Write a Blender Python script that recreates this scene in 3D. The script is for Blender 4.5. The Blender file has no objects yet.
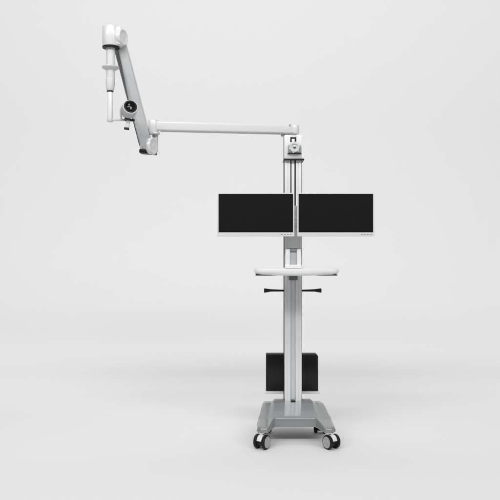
import bpy, bmesh, math
from mathutils import Vector, Matrix

sc = bpy.context.scene
R = math.radians

# ---------------------------------------------------------------- camera
F = 714.0            # focal length in photo pixels (500 px wide)
D = 5.0              # camera to the reference plane y = 0
H = 1.308            # camera height
cam_d = bpy.data.cameras.new('camera')
cam = bpy.data.objects.new('camera', cam_d)
sc.collection.objects.link(cam)
cam.location = (0, -D, H)
cam.rotation_euler = (R(90), 0, 0)
cam_d.sensor_width = 36
cam_d.lens = F / 500 * 36
cam_d.clip_end = 200
sc.camera = cam

# ---------------------------------------------------------------- world, lamps, exposure
w = bpy.data.worlds.new('World'); sc.world = w; w.use_nodes = True
bg = w.node_tree.nodes['Background']
bg.inputs[0].default_value = (1, 1, 1, 1)
bg.inputs[1].default_value = 0.06
sc.view_settings.view_transform = 'Standard'
sc.view_settings.look = 'None'
sc.view_settings.exposure = 0
sc.view_settings.gamma = 1

def area(name, loc, target, sx, sy, power, spread=180):
    l = bpy.data.lights.new(name, 'AREA'); l.shape = 'RECTANGLE'
    l.size = sx; l.size_y = sy; l.energy = power; l.spread = R(spread)
    o = bpy.data.objects.new(name, l); sc.collection.objects.link(o)
    o.location = loc
    o.rotation_euler = (Vector(target) - Vector(loc)).to_track_quat('-Z', 'Y').to_euler()
    return o
area('strip_softbox', (0.0, -7.0, 7.0), (0.0, 2.0, 4.2), 20.0, 1.4, 1125)
area('rear_backdrop_fill', (0.0, 2.2, 7.6), (0.0, 2.4, 0.0), 16.0, 1.6, 62, 95)  # added fill, lifts the dim band of backdrop behind the stand
area('key_softbox', (-0.9, -2.2, 5.0), (0.2, 0, 0.9), 1.3, 1.3, 36)

# ---------------------------------------------------------------- materials
def mat(name, col, rough=.4, metal=0.0, spec=.5, coat=0.0, rvar=.06, cvar=.02, scale=30, bump=0.0, bscale=400):
    m = bpy.data.materials.new(name); m.use_nodes = True
    nt = m.node_tree; b = nt.nodes['Principled BSDF']
    tc = nt.nodes.new('ShaderNodeTexCoord')
    n = nt.nodes.new('ShaderNodeTexNoise'); n.inputs['Scale'].default_value = scale; n.inputs['Detail'].default_value = 4
    nt.links.new(tc.outputs['Object'], n.inputs['Vector'])
    mr = nt.nodes.new('ShaderNodeMapRange')
    mr.inputs['To Min'].default_value = max(rough - rvar, .02); mr.inputs['To Max'].default_value = rough + rvar
    nt.links.new(n.outputs['Fac'], mr.inputs['Value']); nt.links.new(mr.outputs['Result'], b.inputs['Roughness'])
    mx = nt.nodes.new('ShaderNodeMix'); mx.data_type = 'RGBA'
    mx.inputs[6].default_value = (*[c * (1 - cvar) for c in col], 1)
    mx.inputs[7].default_value = (*[min(c * (1 + cvar), 1) for c in col], 1)
    nt.links.new(n.outputs['Fac'], mx.inputs[0]); nt.links.new(mx.outputs[2], b.inputs['Base Color'])
    b.inputs['Metallic'].default_value = metal
    b.inputs['Specular IOR Level'].default_value = spec
    b.inputs['Coat Weight'].default_value = coat
    b.inputs['Coat Roughness'].default_value = .08
    if bump:
        n2 = nt.nodes.new('ShaderNodeTexNoise'); n2.inputs['Scale'].default_value = bscale
        nt.links.new(tc.outputs['Object'], n2.inputs['Vector'])
        bp = nt.nodes.new('ShaderNodeBump'); bp.inputs['Strength'].default_value = bump; bp.inputs['Distance'].default_value = .001
        nt.links.new(n2.outputs['Fac'], bp.inputs['Height']); nt.links.new(bp.outputs['Normal'], b.inputs['Normal'])
    return m
M = {
    'backdrop': mat('backdrop_paper', (.815, .815, .815), .9, spec=.1, cvar=.004, scale=2),
    'white': mat('white_enamel', (.78, .78, .78), .32, coat=.2),
    'arm_white': mat('off_white_enamel', (.67, .67, .67), .32, coat=.2),
    'pale': mat('pale_plastic', (.60, .61, .61), .45, bump=.05),
    'silver': mat('silver_paint', (.60, .61, .62), .34, metal=.3, bump=.03, scale=60),
    'alu': mat('anodised_aluminium', (.90, .905, .91), .30, metal=.12, scale=25),
    'brushed': mat('brushed_aluminium', (.93, .94, .95), .30, metal=.68, scale=25),
    'bezel': mat('bezel_plastic', (.69, .69, .69), .4, cvar=.01),
    'panel': mat('shade_toned_aluminium', (.78, .80, .82), .34, metal=.8),  # duller than the column metal to deepen shade in its channel
    'steel': mat('chromed_steel', (.82, .82, .80), .18, metal=1.0),
    'grey': mat('grey_moulded_plastic', (.255, .261, .266), .28, coat=.45, rvar=.008, cvar=.008, scale=8),
    'dark': mat('dark_plastic', (.014, .014, .015), .42, spec=.3, bump=.1),
    'rubber': mat('black_rubber', (.008, .008, .009), .5, spec=.25),
    'screen': mat('switched_off_screen', (.008, .008, .0085), .30, spec=.3, rvar=.02),
    'edge': mat('black_screen_edge', (.003, .003, .003), .4, spec=.2),
    'case': mat('black_case', (.012, .012, .013), .5, spec=.2, bump=.1),
    'shade': mat('charcoal_plastic_and_shade', (.10, .105, .11), .45),  # also the tone of the shade painted on the arm and in a groove
    'glass': mat('lens_glass', (.008, .008, .012), .16, spec=.6, coat=.0, rvar=.01),
    'hub': mat('grey_hub_plastic', (.40, .41, .42), .38),
    'mark': mat('button_print', (.25, .26, .27), .5),
    'midgrey': mat('mid_grey_plastic', (.34, .35, .36), .4),
}

# ---------------------------------------------------------------- helpers
C = sc.collection
WP = {}              # world position of every object's origin
def P(px, py, dist):  # photo pixel + distance from the camera -> point in the room
    return Vector(((px - 250) * dist / F, dist - D, H - (py - 250) * dist / F))

def finish(name, bm, m, parent=None, sharp=38):
    bmesh.ops.remove_doubles(bm, verts=bm.verts, dist=1e-6)
    bmesh.ops.recalc_face_normals(bm, faces=bm.faces)
    lo = Vector([min(v.co[i] for v in bm.verts) for i in range(3)])
    hi = Vector([max(v.co[i] for v in bm.verts) for i in range(3)])
    c = (lo + hi) / 2
    bmesh.ops.translate(bm, vec=-c, verts=bm.verts)
    me = bpy.data.meshes.new(name); bm.to_mesh(me); bm.free()
    for p in me.polygons: p.use_smooth = True
    me.set_sharp_from_angle(angle=R(sharp))
    me.materials.append(m)
    o = bpy.data.objects.new(name, me); C.objects.link(o)
    WP[o] = c
    if parent is not None:
        o.parent = parent; o.location = c - WP[parent]
    else:
        o.location = c
    return o

def thing(name, label, cat, loc, group=None):
    o = bpy.data.objects.new(name, None); C.objects.link(o)
    o.empty_display_size = .1
    o.location = loc; WP[o] = Vector(loc)
    o['label'] = label; o['category'] = cat
    if group: o['group'] = group
    return o

def merge(bm, tmp, mx=None):
    if mx is not None: bmesh.ops.transform(tmp, matrix=mx, verts=tmp.verts)
    vm = {v: bm.verts.new(v.co) for v in tmp.verts}
    for f in tmp.faces:
        try: bm.faces.new([vm[v] for v in f.verts])
        except ValueError: pass
    tmp.free()

def box(bm, lo, hi, bev=.002, seg=2, mx=None, edges=None):
    t = bmesh.new()
    lo = Vector(lo); hi = Vector(hi); c = (lo + hi) / 2; s = hi - lo
    bmesh.ops.create_cube(t, size=1, matrix=Matrix.Translation(c) @ Matrix.Diagonal((*s, 1)))
    if bev:
        es = t.edges[:]
        if edges is not None: es = [e for e in t.edges if abs((e.verts[0].co - e.verts[1].co).normalized()[edges]) > .9]
        bmesh.ops.bevel(t, geom=es, offset=bev, segments=seg, profile=.5, affect='EDGES')
    merge(bm, t, mx); return bm

def frame_mx(p, axis, up=Vector((0, 0, 1))):
    z = Vector(axis).normalized()
    if abs(z.dot(up)) > .99: up = Vector((0, -1, 0))
    x = up.cross(z).normalized(); y = z.cross(x)
    m = Matrix((x, y, z)).transposed().to_4x4(); m.translation = p
    return m

def lathe(bm, prof, p, axis=(0, 0, 1), seg=48, sx=1, sy=1):
    """prof: (radius, height) pairs turned about the axis through p"""
    mx = frame_mx(Vector(p), axis); rings = []
    for r, h in prof:
        if r <= 1e-6: rings.append([bm.verts.new(mx @ Vector((0, 0, h)))])
        else: rings.append([bm.verts.new(mx @ Vector((r * sx * math.cos(2 * math.pi * k / seg), r * sy * math.sin(2 * math.pi * k / seg), h))) for k in range(seg)])
    for a, b in zip(rings, rings[1:]):
        for k in range(seg):
            k2 = (k + 1) % seg
            if len(a) == 1 and len(b) == 1: continue
            if len(a) == 1: bm.faces.new((a[0], b[k], b[k2]))
            elif len(b) == 1: bm.faces.new((a[k], a[k2], b[0]))
            else: bm.faces.new((a[k], a[k2], b[k2], b[k]))
    return bm

def cyl(bm, p0, p1, r0, r1=None, bev=.0015, seg=48):
    p0 = Vector(p0); p1 = Vector(p1); r1 = r0 if r1 is None else r1
    L = (p1 - p0).length; q = bev * .3
    return lathe(bm, [(0, 0), (r0 - bev, 0), (r0 - q, q), (r0, bev), (r1, L - bev), (r1 - q, L - q), (r1 - bev, L), (0, L)], p0, p1 - p0, seg)

def prism(bm, pts, mx, depth, bev=.001, seg=2):
    """closed outline pts (2D) extruded along local z by depth"""
    t = bmesh.new()
    vs = [t.verts.new((x, y, 0)) for x, y in pts]
    f = t.faces.new(vs)
    r = bmesh.ops.extrude_face_region(t, geom=[f])
    bmesh.ops.translate(t, vec=(0, 0, depth), verts=[g for g in r['geom'] if isinstance(g, bmesh.types.BMVert)])
    if bev:
        es = [e for e in t.edges if abs(e.verts[0].co.z - e.verts[1].co.z) < 1e-7]
        bmesh.ops.bevel(t, geom=es, offset=bev, segments=seg, profile=.5, affect='EDGES')
    merge(bm, t, mx); return bm

def rrect(w, h, r, n=6):
    out = []
    for cx, cy, a0 in ((w/2-r, h/2-r, 0), (-w/2+r, h/2-r, 90), (-w/2+r, -h/2+r, 180), (w/2-r, -h/2+r, 270)):
        for k in range(n + 1):
            a = R(a0 + 90 * k / n); out.append((cx + r * math.cos(a), cy + r * math.sin(a)))
    return out

def sweep(bm, pts, r, seg=16, sub=6):
    pts = [Vector(p) for p in pts]; path = []
    n = len(pts)
    for i in range(n - 1):
        p0 = pts[max(i-1, 0)]; p1 = pts[i]; p2 = pts[i+1]; p3 = pts[min(i+2, n-1)]
        for k in range(sub):
            t = k / sub
            path.append(.5 * ((2*p1) + (p2-p0)*t + (2*p0-5*p1+4*p2-p3)*t*t + (3*p1-p0-3*p2+p3)*t**3))
    path.append(pts[-1]); rings = []
    u = None
    for i, p in enumerate(path):
        d = (path[min(i+1, len(path)-1)] - path[max(i-1, 0)]).normalized()
        if u is None: u = d.orthogonal().normalized()
        u = (u - d * u.dot(d)).normalized(); v = d.cross(u)
        rings.append([bm.verts.new(p + r * (math.cos(2*math.pi*k/seg) * u + math.sin(2*math.pi*k/seg) * v)) for k in range(seg)])
    for a, b in zip(rings, rings[1:]):
        for k in range(seg): bm.faces.new((a[k], a[(k+1) % seg], b[(k+1) % seg], b[k]))
    bm.faces.new(rings[0]); bm.faces.new(rings[-1])
    return bm

def sstep(a, b, x):
    t = min(max((x - a) / (b - a), 0), 1); return t * t * (3 - 2 * t)

def lerp_table(tab, x):
    for (a, va), (b, vb) in zip(tab, tab[1:]):
        if x <= b: return va + (vb - va) * max(0, (x - a) / (b - a))
    return tab[-1][1]

# ---------------------------------------------------------------- the setting: one seamless studio sweep
bm = bmesh.new()
prof = [(-16, 0), (-6, 0), (.6, 0)]
yy, zz, N = .6, 0.0, 96
for k in range(N):                                    # eased curve from floor to wall
    u_ = (k + .5) / N; a = R(90 * (.65 * u_ + .35 * sstep(0, 1, u_))); yy += 4.6 / N * math.cos(a); zz += 4.6 / N * math.sin(a); prof.append((yy, zz))
prof.append((yy, 12))
rows = [[bm.verts.new((x, y, z)) for x in (-16, 0, 16)] for y, z in prof]
for a, b in zip(rows, rows[1:]):
    for k in range(2): bm.faces.new((a[k], a[k+1], b[k+1], b[k]))
bd = finish('backdrop', bm, M['backdrop'], sharp=80)
bd['kind'] = 'structure'

# ---------------------------------------------------------------- the stand
CX = .305
stand = thing('medical_stand', 'tall white wheeled stand with a tray, grey base and long jointed arm',
              'medical stand', (CX, 0, 0))

# base: moulded U-shaped shell
def base_mesh():
    S = [0, .012, .03, .055, .09]
    ss = [-1 + v for v in S] + [-1 + .09 + (1.82) * k / 76 for k in range(1, 76)] + [1 - v for v in reversed(S)]
    tt = [0, .008, .02, .04] + [.04 + .915 * k / 40 for k in range(1, 40)] + [.955, .975, .99, 1]
    yr, ym, yt = .20, -.165, -.322
    wt = [(-.33, .252), (-.30, .257), (-.12, .249), (-.085, .240), (.05, .222), (.12, .212), (.17, .203), (.20, .188)]
    zt = [(-.33, .150), (-.165, .173), (.02, .232), (.06, .240), (.14, .238), (.20, .222)]
    def pos(s, t):
        a = abs(s)
        yf = ym + (yt - ym) * sstep(.53, .76, a) + .03 * sstep(.9, 1.0, a)
        yr_ = yr - .035 * sstep(.75, 1.0, a)
        y = yr_ + t * (yf - yr_)
        x = s * lerp_table(wt, y)
        z = lerp_table(zt, y)
        z -= .017 * sstep(.60, .72, a) * (1 - .4 * sstep(.1, -.3, y))
        # shallow round recess either side and rolled edges
        de = min((1 - a) * .24, t * (yr_ - yf), (1 - t) * (yr_ - yf))
        rr = .016
        if de < rr: z -= rr - math.sqrt(max(rr * rr - (rr - de) ** 2, 0))
        return x + CX, y, z
    bm = bmesh.new()
    top = [[bm.verts.new(pos(s, t)) for s in ss] for t in tt]
    for i in range(len(tt) - 1):
        for j in range(len(ss) - 1):
            bm.faces.new((top[i][j], top[i][j+1], top[i+1][j+1], top[i+1][j]))
    loop = [top[0][j] for j in range(len(ss))] + [top[i][-1] for i in range(1, len(tt))] + \
           [top[-1][j] for j in range(len(ss) - 2, -1, -1)] + [top[i][0] for i in range(len(tt) - 2, 0, -1)]
    c = Vector((CX, -.03, 0)); prev = loop
    for dz, k in ((.122, 1.012), (.117, 1.014), (.112, 1.010), (.109, .99)):
        ring = [bm.verts.new((c.x + (v.co.x - c.x) * k, v.co.y, dz)) for v in loop]
        for a in range(len(loop)):
            b = (a + 1) % len(loop); bm.faces.new((prev[a], prev[b], ring[b], ring[a]))
        prev = ring
    # underside sheet
    bot = {}
    for v, r_ in zip(loop, prev): bot[v] = r_
    def bv(i, j):
        v = top[i][j]
        if v not in bot: bot[v] = bm.verts.new((c.x + (v.co.x - c.x) * .99, v.co.y, .109))
        return bot[v]
    for i in range(len(tt) - 1):
        for j in range(len(ss) - 1):
            bm.faces.new((bv(i, j), bv(i+1, j), bv(i+1, j+1), bv(i, j+1)))
    return bm
base = finish('base', base_mesh(), M['grey'], stand, 50)
bm = bmesh.new(); box(bm, (CX - .016, .038, .232), (CX + .016, .047, .246), .003); finish('latch', bm, M['dark'], base)

# casters
def caster(x, y, ang):
    """ang: turn of the axle about z"""
    rz = Matrix.Translation((x, y, 0)) @ Matrix.Rotation(R(ang), 4, 'Z')
    bm = bmesh.new()
    # hood: a bridge between the wheels, arched over the axle
    pts = [(.036 * math.cos(R(a)) * 1.2, .049 + .045 * math.sin(R(a))) for a in range(12, 169, 12)]
    inn = [(.038 * math.cos(R(a)) * 1.0, .049 + .034 * math.sin(R(a))) for a in range(168, 11, -12)]
    m2 = rz @ Matrix(((0, 0, 1, -.017), (1, 0, 0, 0), (0, 1, 0, 0), (0, 0, 0, 1)))
    prism(bm, pts + inn, m2, .034, .002)
    root = finish('caster', bm, M['white'], stand)
    bm = bmesh.new(); cyl(bm, (x, y, .090), (x, y, .111), .017); finish('stem', bm, M['steel'], root)
    bm = bmesh.new(); t = bmesh.new(); cyl(t, (-.0175, 0, .047), (.0175, 0, .047), .030); merge(bm, t, rz)
    finish('axle_housing', bm, M['dark'], root)
    for s in (-1, 1):
        bm = bmesh.new(); t = bmesh.new()
        lathe(t, [(.030, .004), (.041, .002), (.0455, .004), (.047, .008), (.047, .017), (.0450, .0225), (.041, .0245), (.038, .024), (.030, .020), (.030, .004)], (s * .0175, 0, .047), (s, 0, 0), 64)
        merge(bm, t, rz); finish('wheel', bm, M['rubber'], root)
        bm = bmesh.new(); t = bmesh.new()
        lathe(t, [(0, .008), (.038, .008), (.039, .0225), (.037, .0255), (.033, .0245), (.030, .0215), (.014, .0205), (.012, .0235), (0, .024)], (s * .0175, 0, .047), (s, 0, 0), 64)
        merge(bm, t, rz); finish('hub_cap', bm, M['hub'], root)
caster(.078, -.300, -30)
caster(.536, -.300, 32)
caster(.104, .105, 20)
caster(.502, .105, -12)

# column: extruded sections
def section(kind):
    h, d = .0612, .115
    if kind == 'lower':
        half = [(.0, .018), (.014, .018), (.0155, .016), (.017, .0015), (.0185, .0), (.038, .0), (.0395, .003), (.0415, .003), (.043, -.003), (.0560, -.003), (.0600, .001), (h, .006)]
    else:
        half = [(.0, .004), (.008, .004), (.010, .006), (.010, .030), (.020, .030), (.020, .003), (.022, .0), (.034, .0), (.035, .006), (.038, .006), (.039, .0), (.0555, .0), (.0598, .0025), (h, .008)]
    side = [(h, .04), (h - .006, .042), (h - .006, .060), (h, .062), (h, d - .006), (h - .006, d)]
    right = half + side
    left = [(-x, y) for x, y in reversed(right) if x > 0]
    return right + left
def extrude_section(bm, kind, y0, z0, z1):
    pts = section(kind)
    t = bmesh.new(); a = [t.verts.new((CX + x, y0 + y, z0)) for x, y in pts]; b = [t.verts.new((CX + x, y0 + y, z1)) for x, y in pts]
    n = len(pts)
    for k in range(n): t.faces.new((a[k], a[(k+1) % n], b[(k+1) % n], b[k]))
    t.faces.new(a); t.faces.new(b)
    merge(bm, t)
bm = bmesh.new(); extrude_section(bm, 'lower', .052, .225, 1.17)
col_ = finish('column', bm, M['brushed'], stand, 25)
bm = bmesh.new(); box(bm, (CX - .0135, .052 + .012, .2365), (CX + .0145, .052 + .0178, 1.165), .001, 1)
finish('centre_strip', bm, M['panel'], col_)  # recess panel, its duller metal stands in for shade in the channel
bm = bmesh.new(); extrude_section(bm, 'upper', .056, 1.17, 1.942)
finish('rail', bm, M['alu'], stand, 25)
for (z0, z1) in ((.2365, 1.168), (1.172, 1.940)):
    for s in (-1, 1):
        bm = bmesh.new(); box(bm, (CX + s * .0625 - .0012, .060, z0), (CX + s * .0625 + .0012, .163, z1), .0008, 1)
        finish('edge_shade_strip', bm, M['dark'], stand)  # added dark strips standing in for dark reflections on the column sides
for (x, wd, y, mm) in ((-.015, .0095, .066, 'shade'), (.015, .0098, .062, 'rubber')):
    bm = bmesh.new(); box(bm, (CX + x - wd / 2, y, 1.172), (CX + x + wd / 2, y + .014, 1.940), 0)
    finish('groove_shade', bm, M[mm], stand)  # dark inserts standing in for shade inside the rail grooves
bm = bmesh.new(); box(bm, (CX - .0665, .040, .214), (CX + .0665, .172, .236), .004)
finish('column_foot', bm, M['grey'], stand)

# dark collar at the top of the rail and the white head bracket
z0 = 1.942
bm = bmesh.new(); box(bm, (CX - .068, .028, z0), (CX + .078, .19, z0 + .011), .003)
finish('cap_plate', bm, M['dark'], stand)
bm = bmesh.new()
prism(bm, [(-.062, 0), (.062, 0), (.062, .168), (.024, .168), (.024, .118), (-.020, .118), (-.020, .168), (-.062, .168)],
      Matrix(((1, 0, 0, CX), (0, 0, 1, .052), (0, 1, 0, z0 + .011), (0, 0, 0, 1))), .10, .003)
hb = finish('head_bracket', bm, M['white'], stand)
bm = bmesh.new(); box(bm, (CX - .0195, .085, z0 + .1295), (CX + .0235, .13, z0 + .170), .001); finish('slot', bm, M['dark'], hb)
bm = bmesh.new(); box(bm, (CX - .009, .066, z0 + .1295), (CX + .013, .0845, z0 + .155), .004); finish('tongue', bm, M['white'], hb)
bm = bmesh.new(); box(bm, (CX - .036, .030, z0 + .052), (CX + .056, .053, z0 + .108), .006)
finish('clamp', bm, M['midgrey'], hb)
bm = bmesh.new(); box(bm, (CX - .040, .036, z0 + .046), (CX + .060, .053, z0 + .0505), .001)
finish('clamp_lip', bm, M['dark'], hb)
bm = bmesh.new(); box(bm, (CX - .0652, .060, z0 + .0115), (CX - .0622, .148, z0 + .176), .001); finish('edge_shade_strip', bm, M['midgrey'], hb)  # added grey strip carries the column's painted dark edge up the bracket
kp = Vector((CX + .008, .030, z0 + .088))
bm = bmesh.new()
lathe(bm, [(0, 0), (.034, 0), (.036, .003), (.035, .016), (.031, .020), (.024, .019), (.021, .012), (.0, .012)], kp, (0, -1, 0), 48)
for k in range(6):
    a = R(60 * k + 15); q = kp + Vector((math.cos(a) * .035, 0, math.sin(a) * .035)); cyl(bm, q, q + Vector((0, -.017, 0)), .006, seg=12)
finish('knob', bm, M['pale'], hb)
bm = bmesh.new(); cyl(bm, kp + Vector((0, -.011, 0)), kp + Vector((0, -.018, 0)), .011); finish('knob_bolt', bm, M['steel'], hb)

# tray with a softly scalloped front
def tray_outline(grow=0):
    half = []
    hw = .284 + grow
    half += [(0, -.330 - grow), (.06, -.330 - grow), (.12, -.322 - grow), (.17, -.308 - grow), (.205, -.302 - grow), (.235, -.300 - grow)]
    for k in range(1, 10):
        a = R(-90 + 90 * k / 9); half.append((hw - .05 + .05 * math.cos(a), -.250 - grow * 1 + .05 * math.sin(a)))
    for k in range(0, 10):
        a = R(90 * k / 9); half.append((hw - .07 + .07 * math.cos(a), -.02 + grow + .05 * math.sin(a)))
    return half + [(-x, y) for x, y in reversed(half) if x > 0]
TZ = 1.142
def tray_mesh():
    bm = bmesh.new(); rings = []
    for g, z in ((-.075, TZ + .010), (-.045, TZ + .001), (-.018, TZ), (-.010, TZ + .004), (-.002, TZ + .014), (0, TZ + .024), (0, TZ + .038), (-.003, TZ + .044), (-.008, TZ + .046), (-.014, TZ + .044), (-.018, TZ + .038)):
        rings.append([bm.verts.new((CX + .006 + x, y + .02, z - .004 + (.006 * sstep(.10, .17, abs(x)) if g > -.02 and z < TZ + .02 else 0))) for x, y in tray_outline(g)])
    n = len(rings[0])
    for a, b in zip(rings, rings[1:]):
        for k in range(n): bm.faces.new((a[k], a[(k+1) % n], b[(k+1) % n], b[k]))
    bm.faces.new(rings[0]); bm.faces.new(rings[-1])
    return bm
tray = finish('tray', tray_mesh(), M['white'], stand, 60)
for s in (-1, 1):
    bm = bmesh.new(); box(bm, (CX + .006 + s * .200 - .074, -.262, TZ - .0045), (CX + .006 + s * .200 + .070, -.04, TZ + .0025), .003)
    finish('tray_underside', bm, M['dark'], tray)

# tray bracket between tray and screens
tb = bmesh.new(); box(tb, (CX - .0585, .012, 1.178), (CX + .0585, .052, 1.205), .003)
for s in (-1, 1): box(tb, (CX + s * .0395 - .0155, .016, 1.2), (CX + s * .0395 + .0155, .0515, 1.3165), .004)
tr = finish('tray_bracket', tb, M['alu'], stand)
bm = bmesh.new(); box(bm, (CX - .0236, .020, 1.300), (CX + .0236, .0512, 1.316), .002); finish('bracket_bar', bm, M['midgrey'], tr)
bm = bmesh.new(); box(bm, (CX - .0235, .034, 1.2055), (CX + .0235, .0505, 1.2995), .002); finish('slider', bm, M['silver'], tr)
tb = bmesh.new(); box(tb, (CX - .0605, .022, 1.3185), (CX + .0605, .0515, 1.62), .003)
for k in range(-3, 4): box(tb, (CX + k * .0165 - .003, .018, 1.3195), (CX + k * .0165 + .003, .0225, 1.618), .001)
finish('monitor_bracket', tb, M['silver'], stand)
bm = bmesh.new(); box(bm, (CX - .030, .020, 1.095), (CX + .030, .05, 1.138), .004); finish('under_tray_block', bm, M['shade'], stand)
bm = bmesh.new(); box(bm, (CX - .40, -.030, 1.50), (CX + .40, -.004, 1.54), .004); 
box(bm, (CX - .03, -.006, 1.48), (CX + .03, .024, 1.56), .003)
finish('crossbar', bm, M['silver'], stand)

# push handle either side of the column
for s in (-1, 1):
    bm = bmesh.new()
    hz = H - 40.6 * 5.10 / F
    pts = [(0, -.006), (.10, -.007), (.146, -.015), (.150, -.012), (.150, .013), (.146, .016), (.10, .010), (.0, .006)]
    mx = Matrix(((s, 0, 0, CX + s * .055), (0, 0, 1, .085), (0, 1, 0, hz), (0, 0, 0, 1)))
    prism(bm, pts, mx, .030, .003)
    finish('handle', bm, M['dark'], stand)

# shelf behind the column that carries the computer
bm = bmesh.new(); box(bm, (.108, .206, .259), (.510, .315, .275), .004)
box(bm, (CX - .05, .16, .2395), (CX + .05, .29, .2585), .003)
finish('shelf', bm, M['white'], stand)

# boom arm
A = P(153.5, 126.2, 4.95); B = P(295, 129.6, 5.10)
d = (B - A).normalized()
bm = bmesh.new()
L = (B - A).length
mx = frame_mx(A, d, Vector((0, 0, 1)))
t = rrect(.060, .064, .012)
prism(bm, t, mx @ Matrix.Translation((0, 0, .02)), L - .025, .002)
boom = finish('boom_arm', bm, M['arm_white'], stand, 30)
bm = bmesh.new(); cyl(bm, B + Vector((-.004, 0, -.036)), B + Vector((-.004, 0, .0335)), .034, bev=.012); finish('boom_pivot', bm, M['arm_white'], boom)
q = P(290, 125, 5.06)
bm = bmesh.new(); cyl(bm, q, q + Vector((0, -.004, 0)), .006); finish('screw', bm, M['midgrey'], boom)
bm = bmesh.new(); cyl(bm, A + Vector((0, 0, -.048)), A + Vector((0, 0, .040)), .034, bev=.004); finish('boom_socket', bm, M['arm_white'], boom)
# strip along the underside
bm = bmesh.new(); prism(bm, rrect(.05, .005, .002, 2), mx @ Matrix.Translation((0, -.0325, .05)) , L - .08, .0005)
finish('cable_cover', bm, M['midgrey'], boom)
q0 = P(283.5, 134, 5.03)
bm = bmesh.new(); cyl(bm, q0 + Vector((0, .07, -.006)), q0 + Vector((0, .07, .01)), .016); finish('stop_pin', bm, M['pale'], boom)

# lower joint
J = P(151.5, 146, 4.93)
bm = bmesh.new(); fl = P(154.6, 133.8, 4.95)
cyl(bm, fl + Vector((0, 0, -.006)), fl + Vector((0, 0, .008)), .038, bev=.003)
cyl(bm, fl + Vector((.002, .02, -.120)), fl + Vector((.002, .02, -.005)), .020)
finish('swivel_flange', bm, M['silver'], stand)

# slanted spring arm: a faceted prism
T0 = P(146.9, 150.6, 4.97); T1 = P(118.2, 40, 4.86)
d = (T1 - T0).normalized()
ax = frame_mx(T0, d, Vector((0, -1, 0)))          # local y faces the camera
ax = ax @ Matrix.Rotation(R(0), 4, 'Z')
bm = bmesh.new()
def facet(sx):                                      # local x: which way is right on the picture
    return [(x * sx, y) for x, y in [(-.044, -.050), (.044, -.050), (.047, -.03), (.047, .030), (.042, .036), (-.004, .044), (-.011, .041), (-.044, -.022), (-.046, -.034)]]
rx = ax.to_3x3() @ Vector((1, 0, 0)); sgn = 1 if rx.x > 0 else -1
L = (T1 - T0).length
prism(bm, facet(sgn), ax, L, .004)
arm = finish('spring_arm', bm, M['silver'], stand, 20)
bm = bmesh.new(); pc_ = P(148.2, 152.6, 4.965)
mc = Matrix.Translation(pc_) @ Matrix.Rotation(R(5), 4, 'Y')
prism(bm, rrect(.117, .096, .018), mc @ Matrix.Translation((0, 0, -.010)), .026, .005)
finish('end_cap', bm, M['rubber'], arm)
bm = bmesh.new(); prism(bm, rrect(.102, .080, .018), mc @ Matrix.Translation((.004, .005, .0165)), .060, .005)
finish('elbow', bm, M['silver'], arm)
# added dark plate standing in for shade on the arm's left face, narrowing downwards
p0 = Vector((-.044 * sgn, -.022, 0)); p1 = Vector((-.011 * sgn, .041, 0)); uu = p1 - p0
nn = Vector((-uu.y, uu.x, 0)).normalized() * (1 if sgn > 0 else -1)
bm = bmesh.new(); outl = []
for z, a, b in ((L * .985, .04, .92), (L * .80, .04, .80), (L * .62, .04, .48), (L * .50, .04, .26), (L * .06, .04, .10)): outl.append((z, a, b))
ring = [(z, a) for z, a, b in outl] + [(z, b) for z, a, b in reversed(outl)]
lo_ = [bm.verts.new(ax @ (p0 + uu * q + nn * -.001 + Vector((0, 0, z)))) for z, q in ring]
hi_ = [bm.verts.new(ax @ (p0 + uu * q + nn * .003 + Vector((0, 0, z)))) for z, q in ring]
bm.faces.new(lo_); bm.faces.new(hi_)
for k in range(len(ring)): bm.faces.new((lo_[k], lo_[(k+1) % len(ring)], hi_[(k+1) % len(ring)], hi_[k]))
finish('side_shade', bm, M['shade'], arm)
# round caps of the two arm joints, axle turned towards right front
jx = Vector((.925, -.38, 0)).normalized()
def joint(c, r, back):
    bm = bmesh.new()
    cyl(bm, c - jx * back, c, r * .96, bev=.004)
    o = finish('joint_housing', bm, M['silver'], arm)
    bm = bmesh.new()
    lathe(bm, [(0, -.002), (r, -.002), (r, .008), (r * .95, .012), (r * .86, .0135), (r * .74, .0115), (r * .70, .010), (r * .25, .0098), (r * .22, .012), (0, .012)], c, jx, 56)
    finish('joint_cap', bm, M['arm_white'], arm)
joint(P(152.3, 146.0, 4.895), .059, .022)

# head barrel on top of the slanted arm
hc = P(111, 37, 4.80)
bm = bmesh.new()
cyl(bm, hc + Vector((0, 0, -.066)), hc + Vector((0, 0, .066)), .058, bev=.003, seg=64)
box(bm, hc + Vector((-.005, -.040, -.064)), hc + Vector((.078, .056, .064)), .016, 4)
head = finish('arm_head', bm, M['arm_white'], stand, 40)
bm = bmesh.new(); cyl(bm, hc + Vector((0, 0, -.0765)), hc + Vector((0, 0, -.0662)), .057, bev=.002, seg=64)
finish('head_underside', bm, M['rubber'], head)
bm = bmesh.new(); c = P(122.6, 37.2, 4.79)
lathe(bm, [(0, -.025), (.054, -.025), (.055, .004), (.052, .009), (.046, .011), (.040, .009), (.037, .006), (.0, .004)], c, jx, 56)
finish('head_cap', bm, M['arm_white'], head)

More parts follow.
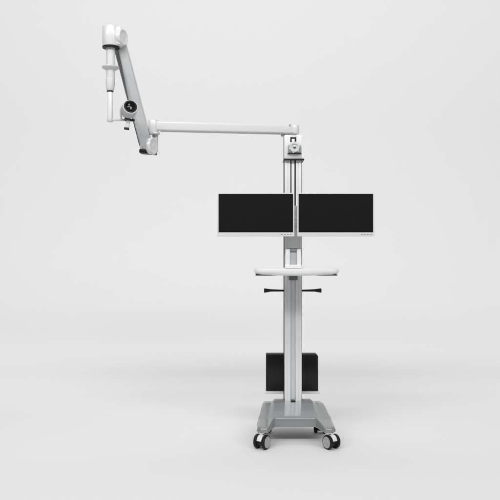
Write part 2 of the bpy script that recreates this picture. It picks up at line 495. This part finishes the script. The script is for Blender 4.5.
# hanging spindle
sx_ = P(110.6, 60, 4.80)
def Z(py, dist=4.80): return H - (py - 250) * dist / F
def at(px, py, dist=4.80): return P(px, py, dist)
x0, y0_ = sx_.x, sx_.y
bm = bmesh.new(); zb = Z(80)
lathe(bm, [(0, Z(47) - zb), (.030, Z(47) - zb), (.030, Z(66) - zb), (.030, Z(71) - zb), (.0285, Z(80) - zb), (0, Z(80) - zb)], (x0, y0_, zb))
sp = finish('spindle', bm, M['arm_white'], stand)
bm = bmesh.new()
zf = Z(68)
lathe(bm, [(0.03, .012), (.050, .012), (.0575, .008), (.058, .003), (.054, -.003), (.038, -.012), (.030, -.018)], (x0, y0_, zf))
finish('flange', bm, M['pale'], sp)
x1 = at(110.2, 85).x
bm = bmesh.new(); zc = Z(91)
lathe(bm, [(0, 0), (.020, 0), (.0235, .004), (.0275, .016), (.0295, .034), (.0308, .074), (.0303, .080), (.028, .082), (0, .082)], (x1, y0_, zc))
finish('grip_sleeve', bm, M['arm_white'], sp)
bm = bmesh.new(); lathe(bm, [(0, -.006), (.021, -.006), (.0225, -.004), (.0225, .000), (.021, .0015), (0, .0015)], (x1, y0_, zc - .001)); finish('ring', bm, M['dark'], sp)
bm = bmesh.new(); cyl(bm, (x1, y0_, Z(121.5)), (x1, y0_, zc), .0178, bev=.004)
finish('rod', bm, M['white'], sp)
bm = bmesh.new(); e0 = at(108.5, 120.2); 
cyl(bm, (x1, y0_, e0.z - .012), (x1, y0_, e0.z + .012), .021, bev=.005)
box(bm, (x1, y0_ - .012, e0.z - .005), (at(125, 120).x, y0_ + .012, e0.z + .008), .003)
finish('lower_link', bm, M['pale'], sp)

# ---------------------------------------------------------------- camera head on the arm
cc = P(130.5, 106.6, 4.68)
camh = thing('camera_head', 'small silver camera head with round black lens in front of the slanted arm',
             'camera', (cc.x, cc.y + .05, cc.z - .09))
back = Vector((-.36, 1, -.24)).normalized()
bm = bmesh.new()
lathe(bm, [(0, .10), (.040, .10), (.048, .092), (.052, .06), (.050, .03), (.0495, .006), (.048, .001), (.045, 0), (.0435, .003), (.0435, .02), (0, .02)], cc, back, 64)
hs = finish('housing', bm, M['hub'], camh)
bm = bmesh.new()
lathe(bm, [(.0432, .018), (.0432, -.001), (.0445, -.002), (.047, -.0015), (.0498, .004), (.0505, .012)], cc, back, 64)
finish('front_ring', bm, M['pale'], hs)
bm = bmesh.new()
lathe(bm, [(.0430, .018), (.0430, .001), (.0405, -.003), (.035, -.003), (.032, .004), (.029, .006), (.026, .012), (.0, .012), (.0, .018)], cc, back, 64)
ln = finish('lens', bm, M['rubber'], camh)
bm = bmesh.new()
lathe(bm, [(.0, .001), (.010, .002), (.019, .006), (.0255, .0115)], cc, back, 48)
finish('lens_glass', bm, M['glass'], ln)
for (dx, dz, r) in ((-.008, .013, .0055), (.003, -.012, .0065)):
    p = cc + Vector((dx, -.006, dz))
    bm = bmesh.new(); lathe(bm, [(0, .003), (r * .5, .0025), (r * .9, .0), (r, -.004), (0, -.010)], p, (0, -1, 0), 24); finish('lens_highlight', bm, M['midgrey'], ln)  # grey beads modelled in place of highlights on the lens
bm = bmesh.new()
sweep(bm, [P(124.5, 103.5, 4.74), P(121.8, 106, 4.74), P(120.6, 110, 4.74), P(120.8, 115, 4.75), P(121.5, 119.6, 4.78)], .0065, 12)
finish('curved_bracket', bm, M['silver'], camh)
bm = bmesh.new(); a = P(113.5, 119.8, 4.79); b = P(133.5, 120.4, 4.74)
box(bm, (P(124.8, 120, 4.78).x, a.y - .010, a.z - .010), (b.x, a.y + .010, a.z + .004), .003)
cyl(bm, P(127.5, 112, 4.76), P(127.5, 120.0, 4.76), .020, bev=.003)
finish('mounting_bar', bm, M['dark'], camh)
bm = bmesh.new(); a = P(128.3, 121, 4.755); b = P(127.0, 128.0, 4.74)
mxs = frame_mx(b, a - b, Vector((0, -1, 0)))
prism(bm, rrect(.026, .016, .005), mxs, (a - b).length, .002)
st = finish('trigger', bm, M['pale'], camh)
bm = bmesh.new(); prism(bm, rrect(.034, .022, .006), mxs @ Matrix.Translation((0.002, 0, -.011)), .0108, .003); finish('trigger_tip', bm, M['dark'], st)

# ---------------------------------------------------------------- monitors
def make_monitor():
    dist = 4.90; k = dist / F
    W, Hh = 77.2 * k, 43.6 * k
    z1 = H + 57.2 * k; z0 = z1 - Hh; y = dist - D
    cx = P(255.8, 0, dist).x
    root = thing('monitor', 'white framed black monitor on the left of the column, below the long arm', 'monitor', (cx, y + .03, z0),
                 'monitors mounted side by side on the stand')
    bx0, bx1 = 1.3 * k, 1.3 * k
    ix0, ix1, iz0, iz1 = cx - W/2 + bx0, cx + W/2 - bx1, z0 + 4.0 * k, z1 - 1.1 * k
    bm = bmesh.new()                                   # frame round the panel: four bars joined in one ring
    o = [(cx - W/2, z0), (cx + W/2, z0), (cx + W/2, z1), (cx - W/2, z1)]
    i = [(ix0, iz0), (ix1, iz0), (ix1, iz1), (ix0, iz1)]
    e = .0035
    def ring(pts, yy, ins=0):
        sg = [(1, 1), (-1, 1), (-1, -1), (1, -1)]
        return [bm.verts.new((p[0] + s[0] * ins, yy, p[1] + s[1] * ins)) for p, s in zip(pts, sg)]
    rs = [ring(i, y + .008), ring(i, y + .001), ring(i, y, -.001), ring(o, y, e), ring(o, y + .001, .001), ring(o, y + .004), ring(o, y + .030), ring(o, y + .034, .003), ring(i, y + .034)]
    for a, b in zip(rs, rs[1:]):
        for q in range(4): bm.faces.new((a[q], a[(q+1) % 4], b[(q+1) % 4], b[q]))
    bm.faces.new(rs[-1])
    finish('bezel', bm, M['bezel'], root, 30)
    bm = bmesh.new(); box(bm, (ix0 + .0002, y + .004, iz0 + .0002), (ix1 - .0002, y + .0075, iz1 - .0002), 0)
    pn = finish('panel_edge', bm, M['edge'], root)
    bm = bmesh.new(); box(bm, (ix0 + .007, y + .003, iz0 + .007), (ix1 - .007, y + .0038, iz1 - .007), 0)
    finish('screen', bm, M['screen'], root)
    for q in range(4):
        xx = cx + W/2 - (3.6 + q * 3.0) * k; zz = z0 + 1.9 * k
        bm = bmesh.new(); box(bm, (xx - .0055, y - .0012, zz - .0028), (xx + .0055, y + .001, zz + .0022), .0005, 1)
        finish('button', bm, M['mark'], root)
    bm = bmesh.new(); box(bm, (cx - .17, y + .0345, z0 + .05), (cx + .17, y + .060, z1 - .05), .012, 3)
    finish('back_cover', bm, M['pale'], root)
    return root, cx
mon, mcx = make_monitor()
m2 = mon.copy(); C.objects.link(m2)
m2.location.x += P(335.9, 0, 4.90).x - mcx
m2['label'] = 'white framed black monitor on the right of the column, further from the long arm'
for ch in list(mon.children):
    c = ch.copy(); C.objects.link(c); c.parent = m2

# ---------------------------------------------------------------- computer on the rear shelf
pc = thing('computer', 'black computer case standing behind the column just above the grey base', 'computer', (CX, .30, .276))
bm = bmesh.new()
x0c, x1c, zc0, zc1 = .118, .4985, .2765, .545
prism(bm, [(x0c, zc0), (x1c, zc0), (x1c, zc1 - .014), (x1c - .014, zc1), (x0c + .003, zc1), (x0c, zc1 - .003)],
      Matrix(((1, 0, 0, 0), (0, 0, 1, .225), (0, 1, 0, 0), (0, 0, 0, 1))), .085, .004)
case = finish('case', bm, M['case'], pc)
bm = bmesh.new(); 
prism(bm, [(x0c + .009, zc0 + .008), (x1c - .010, zc0 + .008), (x1c - .010, zc1 - .018), (x1c - .019, zc1 - .010), (x0c + .009, zc1 - .010)],
      Matrix(((1, 0, 0, 0), (0, 0, 1, .221), (0, 1, 0, 0), (0, 0, 0, 1))), .0038, .001)
finish('front_panel', bm, M['screen'], pc)
